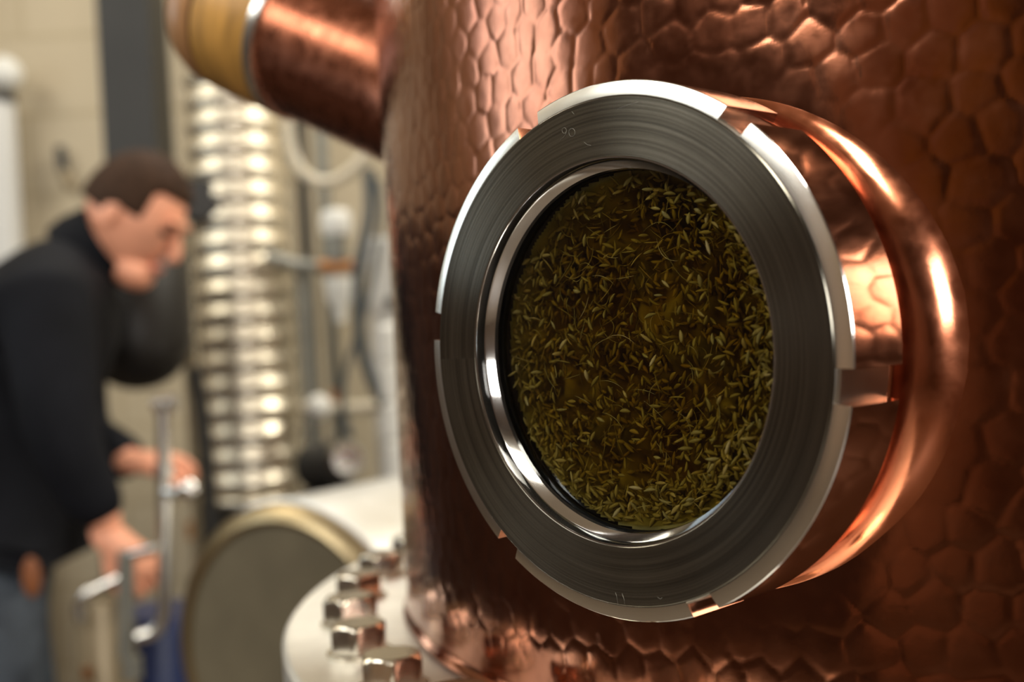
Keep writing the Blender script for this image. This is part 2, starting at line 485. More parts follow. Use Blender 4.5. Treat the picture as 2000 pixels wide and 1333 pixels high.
lathe_obj('swan_neck', [(.165, 2.14), (.15, 2.2), (.11, 2.4), (.09, 2.7), (.085, 3.28)], M['copper_smooth'], still, (AX.x, AX.y, 0))

# bolted base flange and lower kettle
flange = lathe_obj('base_flange', [(.53, ZF - .022), (.639, ZF - .022), (.642, ZF - .019), (.642, ZF - .003), (.639, ZF), (.53, ZF)],
                   M['brushed'], still, (AX.x, AX.y, 0), n=200, closed=True)
lathe_obj('lower_flange', [(.53, ZF - .048), (.642, ZF - .048), (.642, ZF - .026), (.53, ZF - .026)], M['brushed'], still, (AX.x, AX.y, 0), n=160, closed=True)
lathe_obj('kettle_body', [(.0, .32), (.3, .33), (.5, .42), (.575, .60), (.58, .9), (.58, ZF - .05), (.55, ZF - .05)], M['brushed'], still, (AX.x, AX.y, 0), n=96)
for k in range(4):
    a = math.radians(45 + 90 * k)
    tube('leg', [(AX.x + .46 * math.cos(a), AX.y + .46 * math.sin(a), .5), (AX.x + .50 * math.cos(a), AX.y + .50 * math.sin(a), 0)], .03, M['steel'], still, 0)


def bolt_vf():
    """hexagonal head with chamfered top on a round washer"""
    V = []; Fc = []
    def ring(r, z, hexa, n=48):
        k = len(V)
        for i in range(n):
            a = 2 * math.pi * i / n
            if hexa:
                b_ = (a % (math.pi / 3)) - math.pi / 6
                q = r * math.cos(math.pi / 6) / math.cos(b_)
                if hexa == 2: q = min(q, r * .90)
            else: q = r
            V.append((q * math.cos(a), q * math.sin(a), z))
        return k
    n = 48
    ks = [ring(.0205, 0, 0), ring(.0205, .0022, 0), ring(.0188, .0022, 1), ring(.0188, .0170, 1), ring(.0182, .0188, 2), ring(.0152, .0196, 0), ring(.0001, .0196, 0)]
    for a, b_ in zip(ks, ks[1:]):
        for i in range(n):
            Fc.append((a + i, a + (i + 1) % n, b_ + (i + 1) % n, b_ + i))
    return V, Fc


bv, bf = bolt_vf()
b0 = None
for k in range(44):
    a = math.radians(187.1 + k * 360 / 44)
    mw = Matrix.Translation((AX.x + .5965 * math.cos(a), AX.y + .5965 * math.sin(a), ZF - .0002)) @ Matrix.Rotation(a + math.radians(14 + 23 * hsh(k, 3, 5)), 4, 'Z')
    if b0 is None:
        b0 = mk('bolt', bv, bf, M['bolt'], flange, mw=mw, ang=28); o = b0
    else:
        if not (k <= 6 or k >= 38): continue
        o = b0.copy(); COL.objects.link(o); o.parent = flange
    o.matrix_basis = WO[flange.name].inverted() @ mw

# ------------------------------------------------------------------ sight glass (axis n_p, depth d measured inwards)
FM = Matrix((t_p, Vector((0, 0, 1)).cross(Vector((0, 0, 0))) if False else Vector((0, 0, 1)), n_p)).transposed().to_4x4()
if FM.determinant() < 0: pass
FM.translation = C0                                         # local x = t_p, y = up, z = outwards
SG = lambda prof: [(r, -d) for r, d in prof]


def sg_lathe(name, prof, m, parent, n=192, closed=True, ang=25):
    V, Fc = lathe(SG(prof), n, closed)
    o = mk(name, V, Fc, m, parent, mw=FM, ang=ang)
    bm = bmesh.new(); bm.from_mesh(o.data); bmesh.ops.remove_doubles(bm, verts=bm.verts, dist=1e-8); bmesh.ops.recalc_face_normals(bm, faces=bm.faces); bm.to_mesh(o.data); bm.free()
    o.data.polygons.foreach_set('use_smooth', [True] * len(o.data.polygons)); o.data.set_sharp_from_angle(angle=math.radians(ang))
    return o


ring = sg_lathe('sight_glass_ring', [(.0764, .0003), (.0768, 0), (.0994, 0), (.0998, .0004), (.0998, .036), (.086, .036), (.0745, .012), (.0745, .0105)], M['face'], still)
sg_lathe('inner_lip', [(.0766, .0002), (.0760, .0002), (.0757, .0008), (.0754, .0048), (.0750, .0055), (.0725, .0084), (.0721, .0100), (.0755, .0104)], M['polish'], ring)
sg_lathe('glass_pane', [(.0, .0100), (.0750, .0100), (.0750, .0125), (.0, .0125)], M['glass'], ring, closed=False)
sg_lathe('seal', [(.0745, .0126), (.0722, .0126), (.0720, .0130), (.0720, .0140), (.0745, .0185)], M['seal'], ring)

# slotted nut with six slots and a satin chamfer
notches = [51.6 - 60 * k for k in range(6)]
HWN = 3.45
angs = []
for i in range(360):
    a = i * 1.0
    ok = True
    for nn in notches:
        d = (a - nn + 180) % 360 - 180
        if abs(d) < HWN + .4: ok = False
    if ok: angs.append((a, 0))
for nn in notches:
    for s in (-1, 1):
        angs.append(((nn + s * HWN) % 360, 0)); angs.append(((nn + s * (HWN - .02)) % 360, 1))
    for d in (-2.3, -1.1, 0, 1.1, 2.3): angs.append(((nn + d) % 360, 1))
angs.sort()
RI = .1000
def nut_prof(cut):
    if cut: return [(RI, .0006), (RI + .0002, .0008), (.1010, .0022), (.1011, .0026), (.1011, .0352), (RI, .0352)]
    return [(RI, .0006), (RI + .0003, .0006), (.1057, .0022), (.1061, .0026), (.1061, .0352), (RI, .0352)]
V = []; Fc = []
for a, cut in angs:
    for r, d in nut_prof(cut):
        V.append((r * math.cos(math.radians(a)), r * math.sin(math.radians(a)), -d))
na = len(angs)
fm = []
for i in range(na):
    i2 = (i + 1) % na
    for k in range(6):
        k2 = (k + 1) % 6
        Fc.append((i * 6 + k, i2 * 6 + k, i2 * 6 + k2, i * 6 + k2)); fm.append(1 if k in (0, 1) or (angs[i][1] and angs[i2][1]) else 0)
nut = mk('slotted_nut', V, Fc, M['polish'], ring, mw=FM)
nut.data.materials.append(M['chamfer'])
nut.data.polygons.foreach_set('material_index', fm)
bm = bmesh.new(); bm.from_mesh(nut.data); bmesh.ops.recalc_face_normals(bm, faces=bm.faces); bm.to_mesh(nut.data); bm.free()
nut.data.polygons.foreach_set('use_smooth', [True] * len(nut.data.polygons)); nut.data.set_sharp_from_angle(angle=math.radians(18))
md = nut.modifiers.new('bevel', 'BEVEL'); md.width = .00022; md.segments = 2; md.limit_method = 'ANGLE'; md.angle_limit = math.radians(30)

# flared copper collar that grows out of the shell
V = []; Fc = []
NA, NP = 240, 26
for i in range(NA):
    a = 2 * math.pi * i / NA
    ca, sa = math.cos(a), math.sin(a)
    def dsurf(r): return L_ST + R_ST - math.sqrt(R_ST ** 2 - (r * ca) ** 2) - float(BUMP(r)) + .0006
    pr = [(.0990, .0352), (.1008, .0354), (.1014, .0362), (.1015, .039)]
    r0, d0 = .1015, .0415
    d0 += .007 * abs(sa) ** 2
    rf = .013
    for _ in range(30):
        re = r0 + rf
        ue = math.atan2(1, (dsurf(re + .002) - dsurf(re)) / .002)
        re = r0 + rf * (1 - math.cos(ue)); rf = (dsurf(re) - d0) / math.sin(ue)
    for k in range(NP - 4):
        u = k / (NP - 5) * ue
        pr.append((r0 + rf * (1 - math.cos(u)), d0 + rf * math.sin(u)))
    for r, d in pr:
        wv = .0002 * math.sin(9 * a + d * 300) * min(1, max(0, (d - .04) / .02))
        V.append(((r + wv) * ca, (r + wv) * sa, -d))
for i in range(NA):
    i2 = (i + 1) % NA
    for k in range(NP - 1):
        Fc.append((i * NP + k, i2 * NP + k, i2 * NP + k + 1, i * NP + k + 1))
collar = mk('flared_collar', V, Fc, M['copper_collar'], still, mw=FM, ang=60)

# faint engraved figures and scratches on the ring face
def sgp(px, py, lift=.00005):
    d = Vector(P(px, py, 1.0)) - Vector((0, 0, CAMZ))
    c = C0 + n_p * lift - Vector((0, 0, CAMZ))
    return Vector((0, 0, CAMZ)) + d * (c.dot(n_p) / d.dot(n_p))
def ell(cx, cy, rx, ry, a0, a1, n=20): return [sgp(cx + rx * math.cos(math.radians(a0 + (a1 - a0) * i / n)), cy + ry * math.sin(math.radians(a0 + (a1 - a0) * i / n))) for i in range(n + 1)]
def strokes(name, paths, r, sm=None):
    V = []; Fc = []
    for p in paths:
        v, f = tube_vf(p, r, 5, len(V)); V += v; Fc += f
    return mk(name, V, Fc, sm or M['scratch'], ring)
strokes('engraved_number', [ell(1117, 259, 6.0, 8, 0, 360), ell(1102.0, 255, 4.2, 5.5, 0, 360),
                            [sgp(1106.2, 255), sgp(1105, 262), sgp(1101, 268), sgp(1095, 273)]], .00006)
for pth in [[sgp(1207, 1180), sgp(1204, 1164), sgp(1202, 1158)], [sgp(1215, 1160), sgp(1219, 1172), sgp(1220, 1180)],
            [sgp(1208, 213), sgp(1226, 205), sgp(1246, 200)], [sgp(1141, 278), sgp(1147, 283), sgp(1154, 284)],
            [sgp(1284, 1167), sgp(1290, 1171), sgp(1293, 1168)], [sgp(1117, 218), sgp(1121, 223)]]:
    strokes('scratch', [pth], .00006)

# ------------------------------------------------------------------ liquid and seeds behind the glass
liq = sg_lathe('murky_liquid', [(.0, .0127), (.0708, .0127), (.0708, .0440), (.0, .0440)], M['liquid'], None, n=96, closed=False)
tag(liq, 'murky olive herb liquid filling the still behind the round sight glass', 'liquid', kind='stuff')
# lumpy mash at the back
G = 110
V = []; Fc = []; idx = {}
for i in range(G):
    for j in range(G):
        x = (i / (G - 1) * 2 - 1) * .073; y = (j / (G - 1) * 2 - 1) * .073
        if x * x + y * y > .0735 ** 2: continue
        h = .004 * math.sin(x * 210 + 2 * math.sin(y * 130)) * math.sin(y * 190 + 1.7 * math.sin(x * 160)) + .003 * math.sin(x * 90 + y * 60)
        # heap leaning on the lower right
        h += .002 * max(0, (x - y) / .1)
        q_ = math.hypot(x, y); rim_ = min(1, max(0, (q_ - .050) / .0215)); h = h * (1 - .85 * rim_) + .0125 * rim_ ** 1.6
        idx[(i, j)] = len(V); V.append((x, y, -.0310 + h))
for (i, j), k in idx.items():
    if (i + 1, j) in idx and (i, j + 1) in idx and (i + 1, j + 1) in idx:
        Fc.append((k, idx[(i + 1, j)], idx[(i + 1, j + 1)], idx[(i, j + 1)]))
mash = mk('herb_mash', V, Fc, M['mash'], None, mw=FM)
tag(mash, 'soft olive herb pulp deep behind the round sight glass', 'mash', kind='stuff')

random.seed(11)
NS, NL = 7, 8
uV = []
for i in range(NL + 1):
    t = i / NL
    rad = math.sin(math.pi * min(max(t, .02), .98)) ** .62
    for k in range(NS * 2):
        rr = rad * (1.0 if k % 2 == 0 else .80)
        a = math.pi * k / NS
        uV.append((t - .5, rr * math.cos(a), rr * math.sin(a)))
uV = np.array(uV)
uF = []
for i in range(NL):
    for k in range(NS * 2):
        k2 = (k + 1) % (NS * 2)
        uF.append((i * NS * 2 + k, i * NS * 2 + k2, (i + 1) * NS * 2 + k2, (i + 1) * NS * 2 + k))
uF.append(tuple(range(NS * 2))[::-1]); uF.append(tuple(NL * NS * 2 + k for k in range(NS * 2)))
VV = []; FF = []; TT = []
def add_seed(x, y, d, L, r, az, el, tint, curve):
    v = uV.copy()
    v[:, 1] = v[:, 1] * r + curve * L * (v[:, 0] ** 2 * 4 - 1) * .12
    v[:, 0] *= L; v[:, 2] *= r * .75
    ce, se = math.cos(el), math.sin(el)
    x1 = v[:, 0] * ce - v[:, 2] * se; z1 = v[:, 0] * se + v[:, 2] * ce
    ca, sa = math.cos(az), math.sin(az)
    X_ = x1 * ca - v[:, 1] * sa + x; Y_ = x1 * sa + v[:, 1] * ca + y
    b_ = sum(len(q) for q in VV[-1:]) if False else add_seed.n
    VV.append(np.stack([X_, Y_, z1 - d], -1)); FF.extend([tuple(b_ + i for i in f) for f in uF]); TT.extend([tint] * len(v))
    add_seed.n += len(v)
add_seed.n = 0
for s in range(3700):
    rr = .0700 * math.sqrt(random.random()) if s % 3 else random.uniform(.054, .0708); a = random.random() * 2 * math.pi
    x, y = rr * math.cos(a), rr * math.sin(a)
    # swirl: seeds tend to follow the stirring direction
    lowright = (x - y) / .1
    if y > .045 and random.random() < .5: continue
    az = a + math.pi / 2 + random.gauss(0, .9)
    near = random.random() ** (.45)
    bowl = .0140 * min(1, max(0, (rr - .050) / .0215)) ** 1.6
    d = .0140 + (.0185 - bowl) * near
    bowl = .0140 * min(1, max(0, (rr - .050) / .0215)) ** 1.6
    d = min(d, .0315 - bowl)
    if lowright > .55: d = .0140 + .010 * near
    L = random.uniform(.0036, .0062); r = random.uniform(.00060, .00105)
    if random.random() < .12: r *= .35; L *= 1.5
    add_seed(x, y, d, L, r, az, random.gauss(0, .35), random.random(), random.gauss(0, .45))
for s in range(150):       # long stalks and bits
    rr = .066 * math.sqrt(random.random()); a = random.random() * 2 * math.pi
    add_seed(rr * math.cos(a), rr * math.sin(a), random.uniform(.015, .022), random.uniform(.008, .016), .00016, random.random() * 6.3, random.gauss(0, .15), random.random(), random.gauss(0, 2))
me_V = np.concatenate(VV)
seeds = mk('fennel_seeds', me_V, FF, M['seed'], None, mw=FM)
at_ = seeds.data.attributes.new('tint', 'FLOAT', 'POINT'); at_.data.foreach_set('value', np.array(TT, dtype=np.float32))
tag(seeds, 'pale green fennel seeds swirling in the liquid behind the sight glass', 'seeds', kind='stuff')

# ------------------------------------------------------------------ side manway of the still (upper left)
B = P(825, 166, .985); E_ = P(606, 78, 1.045)
ax = (E_ - B).normalized(); LN = (E_ - B).length
B0 = B - ax * .05
def mw_l(name, prof, m, parent, closed=False, n=96): return lathe_obj(name, prof, m, parent, B0, ax, n=n, closed=closed)
L0 = LN + .05
neck = mw_l('side_manway', [(.060, -.02), (.080, .0), (.0735, .035), (.0695, .055), (.0675, L0 - .01), (.0675, L0), (.0, L0)], M['copper_smooth'], still)
mw_l('clamp_ring', [(.0672, L0 - .004), (.0705, L0 - .0035), (.0712, L0 - .002), (.0712, L0 + .0065), (.0700, L0 + .0075), (.0, L0 + .0075)], M['steel'], neck)
band = mw_l('wooden_band', [(.0, L0 + .0077), (.0695, L0 + .0077), (.0705, L0 + .010), (.0705, L0 + .071), (.0690, L0 + .073), (.0, L0 + .073)], M['wood'], neck)
mw_l('dark_seam', [(.0, L0 + .0731), (.0675, L0 + .0731), (.0675, L0 + .0775), (.0, L0 + .0775)], M['black'], neck)
mw_l('wooden_cap', [(.0, L0 + .0776), (.0690, L0 + .0776), (.0700, L0 + .080), (.0690, L0 + .096), (.0640, L0 + .110), (.054, L0 + .121), (.036, L0 + .129), (.0, L0 + .132)], M['wood_dark'], neck)

# ------------------------------------------------------------------ horizontal drum behind the flange
DC = P(553, 1284, 1.70)
dax = Vector((math.sin(math.radians(31.7)), math.cos(math.radians(31.7)), 0))
RD = .212
drum = thing('steel_drum', (DC.x + dax.x * .4, DC.y + dax.y * .4, 0), 'large horizontal steel drum with dull brown end face beyond the flange bolts', 'drum')
lathe_obj('drum_body', [(RD - .001, .022), (RD + .004, .024), (RD + .004, .034), (RD + .002, .036), (RD + .002, .93), (.12, .97), (0, .985)], M['drum'], drum, DC, dax, n=128)
lathe_obj('rim', [(RD - .028, .000), (RD - .022, -.003), (RD - .004, .006), (RD + .001, .014), (RD - .001, .022), (RD - .03, .022)], M['drum_rim'], drum, DC, dax, n=128, closed=True)
lathe_obj('end_plate', [(0, .0045), (RD - .027, .0045), (RD - .027, .018), (0, .018)], M['drum_face'], drum, DC, dax, n=96)
sidev = Vector((dax.y, -dax.x, 0))
for q in (.18, .75):
    c = DC + dax * q
    V = []; 
    top = DC.z - .12
    for s, wv in ((1, .14), (-1, .14)):
        for dz_, ww in ((top, .13), (0, .17)):
            for k in (-.02, .02):
                V.append(tuple(Vector((c.x, c.y, 0)) + sidev * (s * ww) + dax * k + Vector((0, 0, dz_))))
    mk('stand', V, [(0, 1, 3, 2), (4, 6, 7, 5), (0, 4, 5, 1), (2, 3, 7, 6), (0, 2, 6, 4), (1, 5, 7, 3)], M['post'], drum, smooth=False)

# ------------------------------------------------------------------ background: post, column, vessels and pipes
a = P(262, 0, 3.3)
xx, yy = a.x, 3.3
pt = box('square_duct', (P(215, 200, 3.3).x, 3.22, P(262, 470, 3.3).z), (P(318, 200, 3.3).x, 3.40, ZC), M['post'], bev=.006)
tag(pt, 'dark grey square duct coming down from the ceiling behind the head of the man', 'duct')

# ribbed rectification column
cx, cy = P(474, 560, 3.0).x, 3.0
zt, zb = ZC, P(480, 985, 3.0).z
prof = [(.0, zb)]
RC = .110; pitch = .0575
z = zb + .03
prof += [(.085, zb), (.110, zb + .005), (.112, zb + .022), (.094, zb + .028)]
k = 0
while z < zt - .02:
    for s in range(8):
        u = s / 8
        prof.append((RC + .0065 * math.cos(2 * math.pi * (u - .5)), z + u * pitch))
    z += pitch
prof += [(.09, zt - .012), (0, zt - .012)]
colm = thing('ribbed_column', (cx, cy, 0), 'tall shiny ribbed steel column standing right of the bending man', 'distillation column')
lathe_obj('ribbed_pipe', prof, M['column'], colm, (cx, cy, 0), n=64, ang=80)
lathe_obj('column_foot', [(0, 0), (.13, 0), (.13, .02), (.11, .05), (.11, zb - .02), (.12, zb), (0, zb)], M['post'], colm, (cx, cy, 0), n=48)

# round black kettle behind the man
kc = P(268, 655, 2.72); kr = .122
kt = thing('black_kettle', (kc.x, kc.y, 0), 'round bottomed black kettle behind the man, below his face', 'kettle')
lathe_obj('kettle_bowl', [(0, -kr)] + [(kr * math.sin(u), -kr * math.cos(u)) for u in [math.pi * i / 24 for i in range(1, 13)]] + [(kr, .16), (.10, .20), (0, .21)], M['black'], kt, kc, n=48)
for s in (-1, 1):
    tube('leg', [(kc.x + s * .11, kc.y + .05, kc.z - .08), (kc.x + s * .12, kc.y + .08, kc.z - .35), (kc.x + s * .12, kc.y + .1, 0)], .016, M['post'], kt)


def vpipe(name, x, y0, y1, D, wpx, m, label, cat='pipe', to_floor=True, parent=None):
    a = P(x, y0, D); b_ = P(x, y1, D)
    z1 = 0 if to_floor else b_.z
    o = tube(name, [(a.x, D, a.z), (a.x, D, z1)], wpx / 2 / F * D, m, parent, 0)
    if label: tag(o, label, cat)
    return o


vpipe('tan_pipe', 356, 440, 1100, 3.0, 24, M['tan'], 'slim tan vertical pipe left of the ribbed column')
vpipe('black_pipe', 386, 330, 1100, 3.2, 34, M['black'], 'black vertical pipe close behind the ribbed column, left side')
dk = lathe_obj('black_hand_wheel', [(0, -.02), (.045, -.02), (.055, 0), (.045, .02), (0, .02)], M['black'], None, P(389, 392, 2.9), (0.3, -1, 0), n=32)
tag(dk, 'small black round knob near the man\'s forehead', 'knob')

# wall things, left
wp = thing('white_drain_pipe', (P(5, 300, 3.8).x - .02, 3.8, 0), 'white vertical pipe with round cap at the far left wall', 'pipe')
xw = P(5, 300, 3.8).x
lathe_obj('pipe_barrel', [(0, 0), (.055, 0), (.055, P(0, 190, 3.8).z), (0, P(0, 190, 3.8).z)], M['white_paint'], wp, (xw - .01, 3.8, 0), n=32)
lathe_obj('round_cap', [(0, -.06)] + [(.055 * math.sin(u), -.055 * math.cos(u)) for u in [math.pi * i / 12 for i in range(1, 12)]] + [(0, .06)], M['white'], wp, P(8, 145, 3.78), n=32)
lathe_obj('dark_joint', [(0, -.012), (.045, -.012), (.045, .012), (0, .012)], M['black'], wp, P(2, 193, 3.79), n=24)
hk = thing('hanging_brush', tuple(P(122, 340, 3.86)), 'small dark brush hanging on the cream wall above the man\'s back', 'brush')
tube('handle', [P(117, 288, 3.87), P(122, 325, 3.86), P(126, 345, 3.86)], [.016, .018, .016], M['post'], hk, 0)
tube('bristles', [P(124, 335, 3.86), P(132, 352, 3.86), P(140, 372, 3.86)], [.018, .022, .014], M['tan'], hk, 0)

# pipes and fittings between the column and the still
vpipe('rear_grey_pipe', 607, -100, 520, 3.4, 26, M['greypipe'], 'slender grey vertical pipe reaching down behind the hose loop')
vpipe('front_grey_pipe', 588, 505, 1000, 2.99, 34, M['greypipe'], 'thick pale grey vertical pipe right beside the ribbed column')
vpipe('dark_gap_strip', 563, -150, 1000, 3.2, 24, M['post'], 'dark vertical strip in the gap hard against the ribbed column, right side')  # dark upright strip filling the gap beside the column
hs = tube('cream_hose', [P(560, 150, 2.8), P(562, 235, 2.8), P(572, 300, 2.8), P(598, 342, 2.8), P(640, 356, 2.8), P(690, 330, 2.8), P(735, 275, 2.8), P(765, 220, 2.82)], .0125, M['hose'])
tag(hs, 'cream flexible hose hanging in a loop below the wooden band', 'hose')
vf = thing('valve_fitting', tuple(P(640, 515, 2.9)), 'steel cross valve with round white knob on top and white funnel below', 'valve')
tube('cross_pipe', [P(520, 500, 2.9), P(560, 512, 2.9), P(600, 520, 2.9), P(700, 516, 2.9)], .014, M['greypipe'], vf, 4)
tube('copper_nut', [P(625, 522, 2.89), P(690, 520, 2.89)], .017, M['brass'], vf, 0)
tube('stem', [P(658, 510, 2.9), P(657, 450, 2.9)], .024, M['greypipe'], vf, 0)
lathe_obj('white_knob', [(0, -.035), (.030, -.034), (.036, -.02), (.036, .012), (.030, .026), (0, .032)], M['white'], vf, P(656, 433, 2.9), n=32)
lathe_obj('funnel', [(0, -.075), (.012, -.075), (.014, -.045), (.030, -.02), (.034, .03), (0, .032)], M['white'], vf, P(662, 567, 2.9), n=32)
lf = thing('lower_fitting', tuple(P(650, 797, 2.9)), 'horizontal pipe with round white end, low beside the still', 'pipe fitting')
tube('pipe', [P(588, 797, 2.975), P(604, 797, 2.9), P(700, 797, 2.9), P(770, 792, 2.9)], .015, M['hose'], lf, 0)
lathe_obj('white_ball', [(.030 * math.sin(u), -.030 * math.cos(u)) for u in [math.pi * i / 12 for i in range(0, 13)]], M['white'], lf, P(622, 795, 2.87), n=32)
tube('red_clip', [P(652, 760, 2.9), P(655, 790, 2.9)], .008, M['brass'], lf, 0)
tube('black_lever', [P(668, 800, 2.88), P(684, 858, 2.88)], .010, M['greyhose'], lf, 0)
gh = tube('grey_hose', [P(720, 330, 2.75), P(722, 420, 2.75), P(702, 520, 2.75), P(700, 620, 2.75), P(712, 700, 2.75), P(742, 775, 2.75), P(775, 810, 2.75)], .014, M['greyhose'])
tag(gh, 'dark grey flexible hose curving close to the left edge of the still', 'hose')
ghb = tube('thin_dark_cable', [P(738, 350, 2.8), P(745, 430, 2.8), P(715, 600, 2.8), P(676, 720, 2.8), P(668, 800, 2.8)], .007, M['greyhose'])
tag(ghb, 'thin dark cable slanting down to the lower pipe fitting', 'cable')
pb = thing('white_cabinet', tuple(P(745, 620, 3.2)), 'narrow white upright cabinet partly hidden by the still', 'cabinet')
a_, c_ = P(722, 470, 3.2), P(800, 800, 3.2)
box('body', (a_.x, 3.1, 0), (c_.x + .2, 3.4, a_.z), M['white_paint'], pb, bev=.01)
lathe_obj('black_button', [(0, -.01), (.012, -.01), (.012, .01), (0, .01)], M['black'], pb, P(763, 590, 3.09), (0, 1, 0), n=20)
# stacked glass cylinder next to the still edge
gc = thing('white_segmented_tube', (P(768, 800, 2.6).x, 2.6, 0), 'white upright segmented tube hugging the left edge of the still', 'tube')
z0, z1 = P(768, 935, 2.6).z, P(768, 640, 2.6).z
pr = [(0, 0), (.05, 0), (.05, .01), (.014, .02), (.014, z0 - .01), (.024, z0)]
zz = z0
while zz < z1 - .04:
    pr += [(.024, zz + .005), (.024, zz + .072), (.017, zz + .078), (.017, zz + .082)]; zz += .083
pr += [(.008, z1), (0, z1)]
lathe_obj('tube_segments', pr, M['white'], gc, (P(768, 800, 2.6).x, 2.6, 0), n=32)
pm = thing('feed_pump', tuple(P(640, 905, 2.69)), 'small dark motor with round grey housing low behind the steel drum', 'pump')
tube('motor', [P(610, 912, 2.72), P(665, 905, 2.66)], .05, M['post'], pm, 0, n=28)
lathe_obj('housing', [(0, -.03), (.030, -.028), (.040, 0), (.030, .028), (0, .03)], M['steel'], pm, P(675, 900, 2.63), (.3, -1, .1), n=32)
bs = P(630, 960, 2.85)
bs = P(640, 955, 2.69); box('pedestal', (bs.x - .05, 2.62, 0), (bs.x + .06, 2.76, bs.z), M['post'], pm)

# ------------------------------------------------------------------ pipework the man is working on
pw = thing('valve_pipework', tuple(P(320, 1220, 2.02)), 'upright steel filling pipe with tee top and hooked foot in front of the man\'s hands', 'pipework')
tube('upright_pipe', [P(319, 800, 2.02), P(321, 1000, 2.02), P(322, 1150, 2.02), P(320, 1200, 2.02), P(305, 1232, 2.02), P(272, 1247, 2.02)], .0115, M['steel'], pw)
tube('tee_top', [P(300, 792, 2.02), P(344, 786, 2.02)], .014, M['steel'], pw, 0)
tube('side_valve', [P(322, 962, 2.02), P(352, 962, 2.0)], .011, M['steel'], pw, 0)
lathe_obj('round_knob', [(.017 * math.sin(u), -.017 * math.cos(u)) for u in [math.pi * i / 12 for i in range(0, 13)]], M['polish'], pw, P(370, 956, 2.0), n=24)
lathe_obj('joint', [(0, -.012), (.0155, -.012), (.0155, .012), (0, .012)], M['steel'], pw, P(321, 920, 2.02), n=24)

sp_ = thing('spout_vessel', (P(208, 1260, 2.1).x, 2.1, 0), 'grey steel receiver with curved spout below the man\'s right hand', 'receiver vessel')
rx = P(206, 1260, 2.1)
ztop = P(206, 1175, 2.1).z
lathe_obj('vessel_body', [(0, 0), (.045, 0), (.052, .01), (.052, ztop - .01), (.046, ztop), (0, ztop)], M['tan'], sp_, (rx.x - .012, 2.13, 0), n=40)
tube('curved_spout', [P(158, 1212, 2.06), P(156, 1185, 2.06), P(170, 1160, 2.06), P(200, 1143, 2.07), P(232, 1128, 2.08)], .0095, M['steel'], sp_)
tube('outlet_pipe', [P(246, 1075, 2.04), P(246, 1285, 2.04)], .0135, M['greypipe'], sp_, 0)
tube('lever', [P(255, 1085, 2.02), P(305, 1072, 2.0)], .0085, M['steel'], sp_, 0)
lathe_obj('foot_joint', [(0, -.018), (.017, -.018), (.017, .018), (0, .018)], M['greypipe'], sp_, P(258, 1305, 2.04), n=24)
lathe_obj('tap', [(0, -.01), (.009, -.01), (.009, .01), (0, .01)], M['brass'], sp_, P(170, 1315, 2.06), n=16)

bb = P(318, 1190, 2.5)
br_ = thing('blue_barrel', (bb.x, 2.5, 0), 'dark blue plastic barrel behind the hooked steel pipe', 'barrel')
lathe_obj('barrel_body', [(0, 0), (.10, 0), (.115, .03), (.118, bb.z * .5), (.115, bb.z - .04), (.10, bb.z), (0, bb.z)], M['blue'], br_, (bb.x, 2.5, 0), n=48)

wb = thing('brown_work_bench', (P(400, 1000, 2.95).x, 2.9, 0), 'dark brown bench with clutter behind the man\'s hands', 'bench')
c0_, c1_ = P(380, 1010, 3.45), P(510, 1010, 3.45)
box('bench_top', (c0_.x, 3.35, c0_.z - .05), (c1_.x, 3.62, c0_.z), M['wood_dark'], wb, bev=.004)
for x_ in (c0_.x + .02, c1_.x - .06):
    for y_ in (3.37, 3.56): box('leg', (x_, y_, 0), (x_ + .04, y_ + .04, c0_.z - .05), M['post'], wb)
box('drawer_unit', (c0_.x + .01, 3.38, .5), (c1_.x - .01, 3.6, c0_.z - .051), M['black'], wb)

# ------------------------------------------------------------------ the man
DP = 2.30
man = thing('person', (P(20, 1100, DP).x, DP, 0), 'person in dark jacket and jeans bending over steel pipework, head bowed', 'person')


def skin_obj(name, pts, edges, radii, m, parent, root=0, sub=2):
    me = bpy.data.meshes.new(name)
    me.from_pydata([tuple(p) for p in pts], edges, [])
    o = bpy.data.objects.new(name, me); COL.objects.link(o)
    md = o.modifiers.new('skin', 'SKIN'); md.use_smooth_shade = True
    for i, v in enumerate(me.skin_vertices[0].data):
        r = radii[i]; v.radius = (r, r) if not hasattr(r, '__len__') else r
        v.use_root = (i == root)
    s = o.modifiers.new('sub', 'SUBSURF'); s.levels = sub; s.render_levels = sub
    dg = bpy.context.evaluated_depsgraph_get()
    nm = bpy.data.meshes.new_from_object(o.evaluated_get(dg))
    bpy.data.objects.remove(o)
    V = [tuple(v.co) for v in nm.vertices]; Fc = [tuple(p.vertices) for p in nm.polygons]
    return mk(name, V, Fc, m, parent)


def ellip(name, c, axes, radii, m, parent, deform=None, nu=32, nv=24):
    X_, Y_, Z_ = [Vector(a_).normalized() for a_ in axes]
    V = []; Fc = []
    for i in range(nv + 1):
        u = math.pi * i / nv
        for k in range(nu):
            v = 2 * math.pi * k / nu
            q = Vector((math.sin(u) * math.cos(v), math.sin(u) * math.sin(v), math.cos(u)))
            s = 1.0
            if deform: q = deform(q)
            V.append(tuple(Vector(c) + X_ * q.x * radii[0] + Y_ * q.y * radii[1] + Z_ * q.z * radii[2]))
    for i in range(nv):
        for k in range(nu):
            k2 = (k + 1) % nu
            Fc.append((i * nu + k, i * nu + k2, (i + 1) * nu + k2, (i + 1) * nu + k))
    return mk(name, V, Fc, m, parent)


